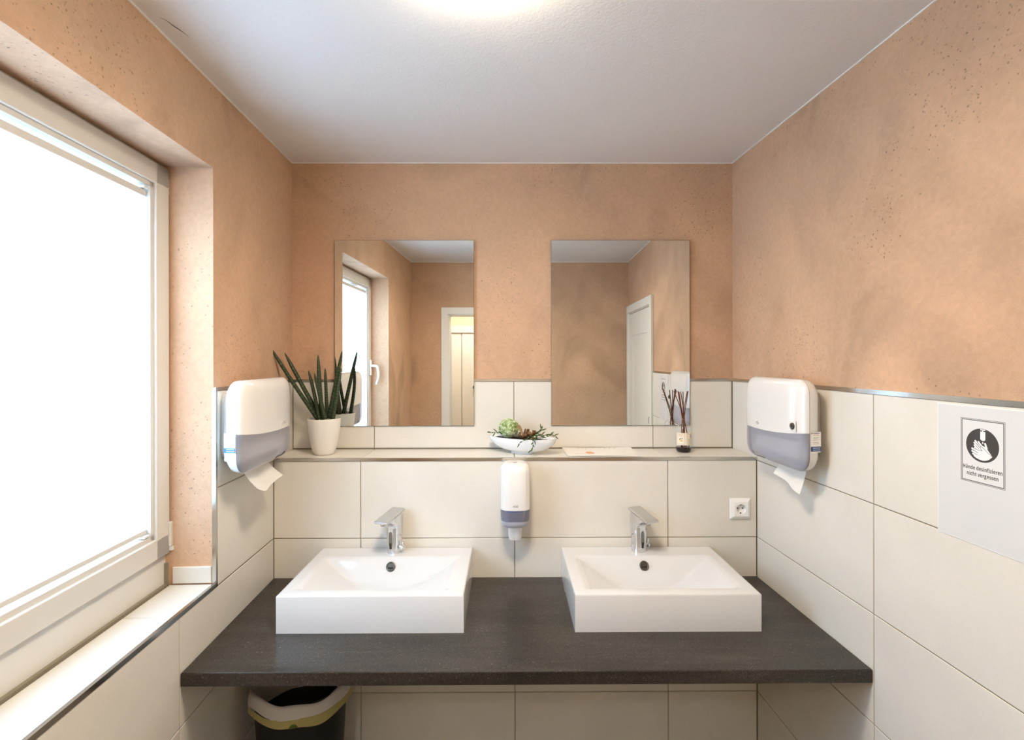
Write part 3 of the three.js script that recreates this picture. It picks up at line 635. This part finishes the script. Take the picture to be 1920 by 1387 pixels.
// ------------------------------------------------------------------ poster
{
  const tex = canvasTex(840, 1188, (c, w, h) => {
    c.fillStyle = '#dcdbd9'; c.fillRect(0, 0, w, h);
    const k = w / 210;                                        // pixels per millimetre
    const X = 57 * k, Y = 26 * k, W = 96 * k, H = 138 * k;
    c.strokeStyle = '#45413e'; c.lineWidth = 0.9 * k; c.strokeRect(X, Y, W, H);
    c.fillStyle = '#e2e1df'; c.fillRect(X + 1.5 * k, Y + 1.5 * k, W - 3 * k, H - 3 * k);
    c.strokeStyle = '#2e2b29'; c.lineWidth = 1.5 * k; c.strokeRect(X + 2.6 * k, Y + 2.6 * k, W - 5.2 * k, H - 5.2 * k);
    const cx = X + W / 2, cy = Y + 55 * k, r = 36 * k;
    c.fillStyle = '#35312f'; c.beginPath(); c.arc(cx, cy, r, 0, Math.PI * 2); c.fill();
    c.fillStyle = '#efeeec';
    // dispenser bottle and drop
    c.fillRect(cx - 4 * k, cy - 35 * k, 11 * k, 2.6 * k); c.fillRect(cx + 0.6 * k, cy - 33 * k, 2 * k, 3 * k);
    c.beginPath(); c.moveTo(cx - 4 * k, cy - 30 * k); c.lineTo(cx + 7 * k, cy - 30 * k); c.lineTo(cx + 7 * k, cy - 14 * k); c.quadraticCurveTo(cx + 6.5 * k, cy - 11 * k, cx + 3 * k, cy - 10.5 * k); c.lineTo(cx, cy - 10.5 * k); c.quadraticCurveTo(cx - 3.5 * k, cy - 11 * k, cx - 4 * k, cy - 14 * k); c.closePath(); c.fill();
    c.beginPath(); c.moveTo(cx + 1.5 * k, cy - 9 * k); c.quadraticCurveTo(cx + 4.5 * k, cy - 4.5 * k, cx + 1.5 * k, cy - 3.6 * k); c.quadraticCurveTo(cx - 1.5 * k, cy - 4.5 * k, cx + 1.5 * k, cy - 9 * k); c.fill();
    // two hands
    const finger = (x0, y0, x1, y1, t) => { c.lineCap = 'round'; c.lineWidth = t * k; c.strokeStyle = '#efeeec'; c.beginPath(); c.moveTo(cx + x0 * k, cy + y0 * k); c.lineTo(cx + x1 * k, cy + y1 * k); c.stroke(); };
    c.beginPath(); c.moveTo(cx - 12 * k, cy + 8 * k); c.lineTo(cx - 4 * k, cy - 1 * k); c.lineTo(cx + 8 * k, cy + 2 * k); c.lineTo(cx + 22 * k, cy + 20 * k); c.quadraticCurveTo(cx + 14 * k, cy + 31 * k, cx + 2 * k, cy + 32 * k); c.quadraticCurveTo(cx - 12 * k, cy + 31 * k, cx - 19 * k, cy + 25 * k); c.lineTo(cx - 15 * k, cy + 12 * k); c.closePath(); c.fill();
    for (const f of [[-6, 2, -15, -8, 4], [-8, 6, -17, -3.5, 4], [-8, 9, -17, 2, 3.8], [-2, 0, -8, -7, 3.8], [10, 5, 6.5, -5, 4.2], [-8, 16, -22, 9.5, 4.2], [-8, 20, -22, 15, 4.2], [-6, 24, -20, 20.5, 4.2], [-3, 13, -16, 7, 4]]) finger(...f);
    c.strokeStyle = '#35312f'; c.lineWidth = 0.8 * k; c.lineCap = 'round';
    const ln = (...p) => { c.beginPath(); c.moveTo(cx + p[0] * k, cy + p[1] * k); for (let i = 2; i < p.length; i += 2) c.lineTo(cx + p[i] * k, cy + p[i + 1] * k); c.stroke(); };
    ln(21, 19.5, 12, 13, 4, 6, -1, 2.5, -4, 3, -4, 5.5, 0, 11.5, -6, 10); ln(-13.5, -3.5, -5, 5); ln(-14, 2, -7, 8); ln(-10.5, -5.5, -3.5, 1.5); ln(-20, 12.4, -9, 17.5); ln(-20, 18, -10, 22); ln(-15, 8.6, -7, 12);
    c.fillStyle = '#2b2826'; c.textAlign = 'center'; c.font = `bold ${11.5 * k}px sans-serif`;
    c.fillText('Hände desinfizieren', cx, Y + 110 * k, 87 * k); c.fillText('nicht vergessen', cx, Y + 123.5 * k, 70 * k);
  });
  const pm = phy('poster_print', { map: tex, roughness: 0.5, clearcoat: 0.5, clearcoatRoughness: 0.08 });
  const p = thing('hygiene_notice', 'white sheet reading Hände desinfizieren nicht vergessen on the right wall', 'poster', onWall('right', 0.908, 1.4445, 0.0004), wallTurn('right'));
  part('sheet', new THREE.PlaneGeometry(0.210, 0.297), pm, p, [0, 0, 0.0012]);
  part('sleeve', rbox(0.214, 0.301, 0.001, 0.0004, 1), M.matte_white, p, [0, 0, 0.0005]);
}
// ------------------------------------------------------------------ potted plant
{
  const t = thing('flower_pot', 'white ceramic pot with spiky snake plant on the ledge corner', 'plant', [-0.753, 1.310, -2.075]);
  const pot = part('pot', lathe([[0, 0.002], [0.036, 0], [0.040, 0.002], [0.047, 0.02], [0.0545, 0.05], [0.0605, 0.085], [0.0645, 0.12], [0.0665, 0.142], [0.0668, 0.1455], [0.0655, 0.147], [0.0632, 0.1455], [0.0628, 0.135], [0.061, 0.118], [0, 0.118]], 56), M.pot_ceramic, t);
  part('soil', lathe([[0, 0.134], [0.03, 0.136], [0.0615, 0.131]], 32), M.soil, t);
  // leaf: base x, z; tip x, y, z; bend; radius (pot-local metres)
  const px = (x, y, Z) => [(x - 951) / F * Z + 0.753, 0.390 - (y - 673) / F * Z, 2.075 - Z];
  const lf = [
    [[597, 787, 2.07], [549, 716, 2.03], [506, 648, 1.99], 0.0088], [[601, 784, 2.09], [567, 722, 2.07], [534.5, 661, 2.05], 0.0098],
    [[599, 786, 2.06], [590, 740, 2.055], [579, 694, 2.05], 0.0080], [[610, 786, 2.045], [600, 742, 2.04], [590, 699, 2.03], 0.0080],
    [[605, 787, 2.065], [600, 725, 2.07], [597, 665, 2.075], 0.0095], [[614, 784, 2.10], [612, 737, 2.105], [610, 690, 2.11], 0.0080],
    [[617, 784, 2.08], [630, 718, 2.075], [642.5, 657, 2.07], 0.0092], [[624, 787, 2.055], [633, 735, 2.06], [640, 690, 2.08], 0.0085],
    [[592, 783, 2.085], [598, 765, 2.075], [604, 750, 2.07], 0.0075]];
  lf.forEach(([a, b, c, r], i) => {
    const p0 = px(...a), p1 = px(...b), p2 = px(...c);
    part('leaf', tube([p0, p1, p2], r, 0, 12, 28, (q) => r * (q < 0.7 ? 1 - 0.25 * q : (1 - 0.175) * Math.sqrt(Math.max(0.004, 1 - ((q - 0.7) / 0.3) ** 1.5)))), M.leaf, t);
  });
}
// ------------------------------------------------------------------ porcelain bowl with decorations
{
  const yaw = -0.42, bx = 0.060, bz = -2.075, by = 1.3100;
  const t = thing('decorative_bowl', 'boat-shaped white porcelain bowl on the ledge between the mirrors', 'bowl', [bx, by, bz], yaw);
  const prof = [[0, 0.004], [0.29, 0.003], [0.315, 0], [0.335, 0.001], [0.338, 0.008], [0.52, 0.013], [0.70, 0.021], [0.84, 0.034], [0.94, 0.048], [0.985, 0.059], [1.0, 0.066], [0.985, 0.0672], [0.955, 0.060], [0.84, 0.043], [0.65, 0.028], [0.4, 0.016], [0, 0.011]];
  const g = lathe(prof, 72), p = g.attributes.position;
  for (let i = 0; i < p.count; i++) { const x = p.getX(i), z = p.getZ(i), r = Math.hypot(x, z), a = Math.atan2(z, x), k = 1 / (Math.abs(Math.cos(a)) ** 1.8 + Math.abs(Math.sin(a)) ** 1.8) ** (1 / 1.8); p.setXYZ(i, Math.cos(a) * r * k * 0.149, p.getY(i), Math.sin(a) * r * k * 0.062); }
  g.computeVertexNormals();
  part('bowl', g, M.bowl_porcelain, t);
  const fill = lathe([[0, 0.0585], [0.5, 0.059], [0.9, 0.057]], 40); { const q = fill.attributes.position; for (let i = 0; i < q.count; i++) q.setXYZ(i, q.getX(i) * 0.146, q.getY(i) + 0.004 * Math.sin(q.getX(i) * 9) * Math.cos(q.getZ(i) * 7), q.getZ(i) * 0.058); fill.computeVertexNormals(); }
  part('gravel', fill, M.gravel, t);
  const at = (lx, y, lz) => [bx + lx * Math.cos(yaw) + lz * Math.sin(yaw), by + y, bz - lx * Math.sin(yaw) + lz * Math.cos(yaw)];

  // flower ball
  const b = thing('flower_ball', 'round pale green artificial flower ball in the bowl', 'decoration', at(-0.058, 0.101, 0.002));
  part('core', new THREE.IcosahedronGeometry(0.0365, 4), M.floret_core, b);
  const petals = [];
  for (let k = 0; k < 5; k++) { const a = k / 5 * 6.283, s = new THREE.SphereGeometry(0.0024, 6, 4); s.scale(0.85, 0.45, 1.5); s.rotateX(-0.75); s.translate(0, 0.0007, 0.0026); s.rotateY(a); petals.push(s); }
  petals.push(new THREE.SphereGeometry(0.0011, 6, 4).translate(0, 0.001, 0));
  const fg = merge(petals), N = 420, im = new THREE.InstancedMesh(fg, M.floret, N), mm = new THREE.Matrix4(), qq = new THREE.Quaternion(), up = new THREE.Vector3(0, 1, 0);
  const tints = ['#d5dfb8', '#bccd98', '#a3ba78', '#e6ecd4', '#8aa458'].map((c) => new THREE.Color(c));
  for (let i = 0; i < N; i++) {
    const y = 1 - 2 * (i + 0.5) / N, r = Math.sqrt(1 - y * y), a = i * 2.39996, d = new THREE.Vector3(Math.cos(a) * r, y, Math.sin(a) * r);
    qq.setFromUnitVectors(up, d); const s = rr(0.75, 1.1);
    mm.compose(d.clone().multiplyScalar(0.0372 + rr(-0.001, 0.0025)), qq, new THREE.Vector3(s, s, s)); im.setMatrixAt(i, mm); im.setColorAt(i, tints[Math.floor(rnd() * 5)]);
  }
  im.name = 'florets'; im.userData.kind = 'stuff'; b.add(im);

  // dried seed pods and curled bark
  const pod = (x, z, y, r, label) => {
    const o = thing('dried_pod', label, 'decoration', at(x, y, z), rnd() * 3);
    part('base', new THREE.SphereGeometry(r * 0.5, 14, 10).scale(1, 0.8, 1), M.dried_wood, o);
    for (let k = 0; k < 7; k++) { const a = k / 7 * 6.283 + rr(-0.2, 0.2), h = rr(0.9, 1.35) * r; part('scale', gridGeo(6, 5, (u, v) => { const w = (v - 0.5) * r * 0.9 * (1 - 0.4 * u), o2 = r * (0.35 + 0.75 * Math.sin(u * 2.2)); const ca = Math.cos(a), sa = Math.sin(a); return [ca * o2 - sa * w, u * h - r * 0.2, sa * o2 + ca * w]; }), M.dried_wood_sheet, o); }
    return o;
  };
  std('dried_wood_sheet', { color: '#7a5a3e', roughness: 0.95, side: THREE.DoubleSide });
  pod(0.012, 0.012, 0.068, 0.021, 'dark brown dried pod right beside the flower ball');
  pod(0.036, -0.004, 0.075, 0.023, 'tallest curled brown dried pod in the middle of the bowl');
  const dl = thing('dried_leaf', 'long pale dried leaf bent over the flower ball', 'decoration', at(-0.010, 0.062, 0.02), 0.2);
  part('blade', gridGeo(18, 4, (u, v) => { const w = (v - 0.5) * 0.016 * Math.sin(Math.PI * (0.08 + 0.84 * u)); return [0.024 - 0.052 * u + w * 0.5, 0.050 * Math.sin(u * 2.9) + w * 0.8 + 0.006 * u, 0.006 + 0.012 * Math.sin(u * 3) + w * 0.3]; }), M.dried_leaf, dl);
  const dl2 = thing('dried_leaf', 'flat beige dried leaf lying at the bowl rim under the green sprigs', 'decoration', at(0.066, 0.064, 0.026), 0.1);
  part('blade', gridGeo(12, 4, (u, v) => { const w = (v - 0.5) * 0.018 * Math.sin(Math.PI * (0.1 + 0.8 * u)); return [0.05 * (u - 0.5), 0.006 * Math.sin(u * 3) + u * 0.006, w]; }), M.dried_leaf, dl2);

  // artificial sprigs: stem with forked needle leaves
  function sprig(label, pts, n, len) {
    const o = thing('green_sprig', label, 'decoration', pts[0], 0, 'artificial green sprigs in the bowl');
    const q0 = new THREE.Vector3(...pts[0]), loc = pts.map((q) => new THREE.Vector3(...q).sub(q0).toArray());
    part('stem', tube(loc, 0.0013, 0.0006, 6, 20), M.sprig, o);
    const c = new THREE.CatmullRomCurve3(loc.map((q) => new THREE.Vector3(...q)));
    for (let k = 0; k < n; k++) {
      const f = (k + 0.7) / n, s = c.getPointAt(Math.min(1, f)), d = c.getTangentAt(Math.min(1, f)), a = k * 2.4 + rr(-0.4, 0.4);
      const side = new THREE.Vector3(Math.cos(a), Math.sin(a), 0.5 * Math.sin(a * 1.7)).cross(d).normalize(), e = d.clone().multiplyScalar(0.55).add(side.multiplyScalar(0.9)).normalize().multiplyScalar(len * rr(0.7, 1.15));
      const m = s.clone().addScaledVector(e, 0.5).addScaledVector(d, -len * 0.08), en = s.clone().add(e).addScaledVector(d, len * 0.12);
      part('needle', tube([s.toArray(), m.toArray(), en.toArray()], 0.0016, 0.0007, 6, 6, (q) => 0.0012 + 0.0014 * Math.sin(Math.PI * q) ** 0.8 - 0.0005 * q), M.sprig, o);
    }
  }
  const P = (x, y, Z) => [(x - 951) / F * Z, EYE - (y - 673) / F * Z, -Z];
  sprig('green sprig poking out of the left end of the bowl', [P(944, 816, 2.085), P(932, 811, 2.09), P(916, 812, 2.10)], 8, 0.020);
  sprig('green sprig hanging over the front of the bowl on the left', [P(1003, 817, 2.02), P(986, 824, 1.992), P(971, 834, 1.986)], 6, 0.018);
  sprig('green sprig hanging lowest over the front of the bowl', [P(1009, 816, 2.00), P(1000, 828, 1.974), P(997.5, 846, 1.970)], 8, 0.019);
  sprig('dark green sprig standing up at the right of the bowl', [P(1000, 816, 2.06), P(1012, 809, 2.055), P(1017, 803, 2.05)], 9, 0.022);
  sprig('green sprig reaching past the right end of the bowl', [P(1002, 818, 2.04), P(1024, 817, 2.01), P(1043, 819, 1.995)], 13, 0.022);
}
// ------------------------------------------------------------------ papers on the ledge
{
  const tex = canvasTex(600, 420, (c, w, h) => {
    c.fillStyle = '#f1ede4'; c.fillRect(0, 0, w, h);
    c.fillStyle = '#e98a45'; c.beginPath(); c.ellipse(w * 0.335, h * 0.64, w * 0.062, h * 0.13, 0, 0, 6.3); c.fill();
    c.fillStyle = '#b9b08c'; for (const x of [0.22, 0.28, 0.33, 0.43, 0.53, 0.60, 0.67, 0.745]) c.fillRect(w * x, h * 0.075, w * 0.022, h * 0.05);
    c.fillStyle = '#cfc9ba'; c.fillRect(w * 0.10, h * 0.72, w * 0.16, h * 0.05); c.fillRect(w * 0.80, h * 0.5, w * 0.04, h * 0.03);
  });
  const pm = phy('leaflet_print', { map: tex, roughness: 0.35, clearcoat: 0.4, clearcoatRoughness: 0.15 });
  const sheet = (y, sag, w = 0.297, d = 0.185) => gridGeo(14, 22, (a, b) => { const x = (b - 0.5) * w, z = d * (0.5 - a); return [x, y + sag * (0.5 + 0.5 * Math.sin(b * 5.2 + a * 2)) + 0.002 * a * a, z]; });
  const t = thing('leaflet', 'printed sheet in a clear sleeve with an orange spot on the ledge', 'paper', [0.385, 1.3104, -2.082], 0.03);
  part('sleeve', rbox(0.297, 0.0012, 0.185, 0.0005, 1), M.paper, t, [0, 0.0008, 0]);
  part('sheet', sheet(0.0026, 0.0022), pm, t);
}
// ------------------------------------------------------------------ reed diffuser
{
  const t = thing('reed_diffuser', 'glass reed diffuser bottle with brown sticks on the ledge', 'diffuser', [0.734, 1.310, -2.098]);
  part('bottle', lathe([[0, 0.002], [0.024, 0.001], [0.0285, 0.006], [0.0302, 0.014], [0.0305, 0.09], [0.0298, 0.100], [0.026, 0.109], [0.018, 0.115], [0.0125, 0.118], [0.0112, 0.122], [0.0112, 0.131], [0.0128, 0.133], [0.0128, 0.137], [0.0105, 0.1375]], 48), M.bottle_glass, t);
  part('fragrance_oil', lathe([[0, 0.0008], [0.0243, 0.0008], [0.0288, 0.006], [0.0305, 0.014], [0.0308, 0.020], [0, 0.0200]], 40), M.fragrance_oil, t);
  const lt = canvasTex(512, 256, (c, w, h) => {
    c.fillStyle = '#efe4d0'; c.fillRect(0, 0, w, h);
    c.strokeStyle = '#b09a86'; c.lineWidth = 5; c.strokeRect(w * 0.06, h * 0.08, w * 0.40, h * 0.84); c.strokeRect(w * 0.58, h * 0.08, w * 0.36, h * 0.84);
    c.fillStyle = '#d6bba6'; c.fillRect(w * 0.10, h * 0.14, w * 0.26, h * 0.05); c.fillRect(w * 0.14, h * 0.24, w * 0.18, h * 0.04);
    c.fillStyle = '#3a4028'; c.beginPath(); c.ellipse(w * 0.22, h * 0.50, 22, 10, -0.8, 0, 6.3); c.ellipse(w * 0.32, h * 0.46, 18, 8, -0.7, 0, 6.3); c.fill();
    c.fillStyle = '#dcc35a'; for (const [x, y] of [[0.23, 0.6], [0.28, 0.58], [0.33, 0.62], [0.27, 0.66], [0.31, 0.68]]) { c.beginPath(); c.ellipse(w * x, h * y, 14, 11, 0.3, 0, 6.3); c.fill(); }
    c.fillStyle = '#6c6484'; for (const y of [0.14, 0.21, 0.28, 0.35]) c.fillRect(w * 0.78, h * y, w * 0.10, h * 0.045);
    c.fillStyle = '#c8b392'; for (let y = 0.48; y < 0.88; y += 0.07) c.fillRect(w * 0.62, h * y, w * 0.24, h * 0.03);
  });
  std('diffuser_label', { map: lt, roughness: 0.6 });
  part('label', new THREE.CylinderGeometry(0.0310, 0.0310, 0.050, 40, 1, true, -1.35, 2.55), M.diffuser_label, t, [0, 0.057, 0]);
  const tips = [[1264, 735, 2.10], [1271.5, 735, 2.07], [1273.5, 736, 2.11], [1276.5, 735.5, 2.12], [1281, 736, 2.13], [1289, 735, 2.10], [1290.5, 735, 2.09]];
  tips.forEach(([x, y, Z], i) => {
    const tip = [(x - 951) / F * Z - 0.734, EYE - (y - 673) / F * Z - 1.310, 2.098 - Z];
    const a = i / 7 * 6.283 + 0.5, bt = [-tip[0] * 0.55 + 0.004 * Math.cos(a), 0.008, -tip[2] * 0.5 + 0.006 * Math.sin(a)];
    const nk = [0.0045 * Math.cos(a * 2), 0.134, 0.0045 * Math.sin(a * 2)];
    part('reed', tube([bt, nk, tip], 0.0019, 0.0019, 8, 10), M.reed, t);
  });
}
// ------------------------------------------------------------------ waste bin
{
  const t = thing('waste_bin', 'black waste bin lined with a bag under the countertop', 'bin', [-0.712, 0, -1.745], 0.30);
  const ring = (y, a, b) => { const r = []; for (let k = 0; k < 48; k++) { const q = k / 48 * 6.28318; r.push([a * 0.9 * Math.cos(q), y, -b * 0.95 * Math.sin(q)]); } return r; };
  part('body', loft([ring(0.002, 0.125, 0.105), ring(0.0, 0.13, 0.11), ring(0.01, 0.133, 0.113), ring(0.30, 0.150, 0.128), ring(0.575, 0.166, 0.142), ring(0.585, 0.170, 0.146), ring(0.59, 0.168, 0.144), ring(0.585, 0.163, 0.139), ring(0.3, 0.146, 0.124), ring(0.02, 0.125, 0.105)], true, true, 0.8), M.black_plastic, t);
  const band = (prof, name, mat) => part(name, gridGeo(prof.length - 1, 96, (a, b, i) => {
    const q = b * 6.28318, n = 0.004 * Math.sin(q * 5 + i * 0.7) + 0.003 * Math.sin(q * 11 + 1.3 * i) + 0.003 * Math.sin(q * 3), [off, y] = prof[i];
    return [(0.1512 + off + n * Math.abs(off) * 30 * 0.4) * Math.cos(q), y + (i ? 1 : 0.5) * (0.010 * Math.sin(q * 2 + 0.6) + 0.004 * Math.sin(q * 7)), -(0.1368 + off + n * Math.abs(off) * 30 * 0.4) * Math.sin(q)];
  }), mat, t);
  band([[-0.014, 0.50], [-0.010, 0.555], [-0.006, 0.593], [0.004, 0.600], [0.010, 0.590], [0.013, 0.572], [0.014, 0.560]], 'bag_film', M.bag_film);
  const bb = band([[0.0142, 0.561], [0.015, 0.548], [0.0155, 0.535]], 'bag_band', M.bag_band);
  part('bag_print', new THREE.CircleGeometry(0.013, 24, 0, Math.PI), M.bag_print, t, [-0.012, 0.534, 0.1545]);
}
scene.traverse((o) => { if (o.isMesh) { o.castShadow = true; o.receiveShadow = true; } });
renderer.render(scene, camera);
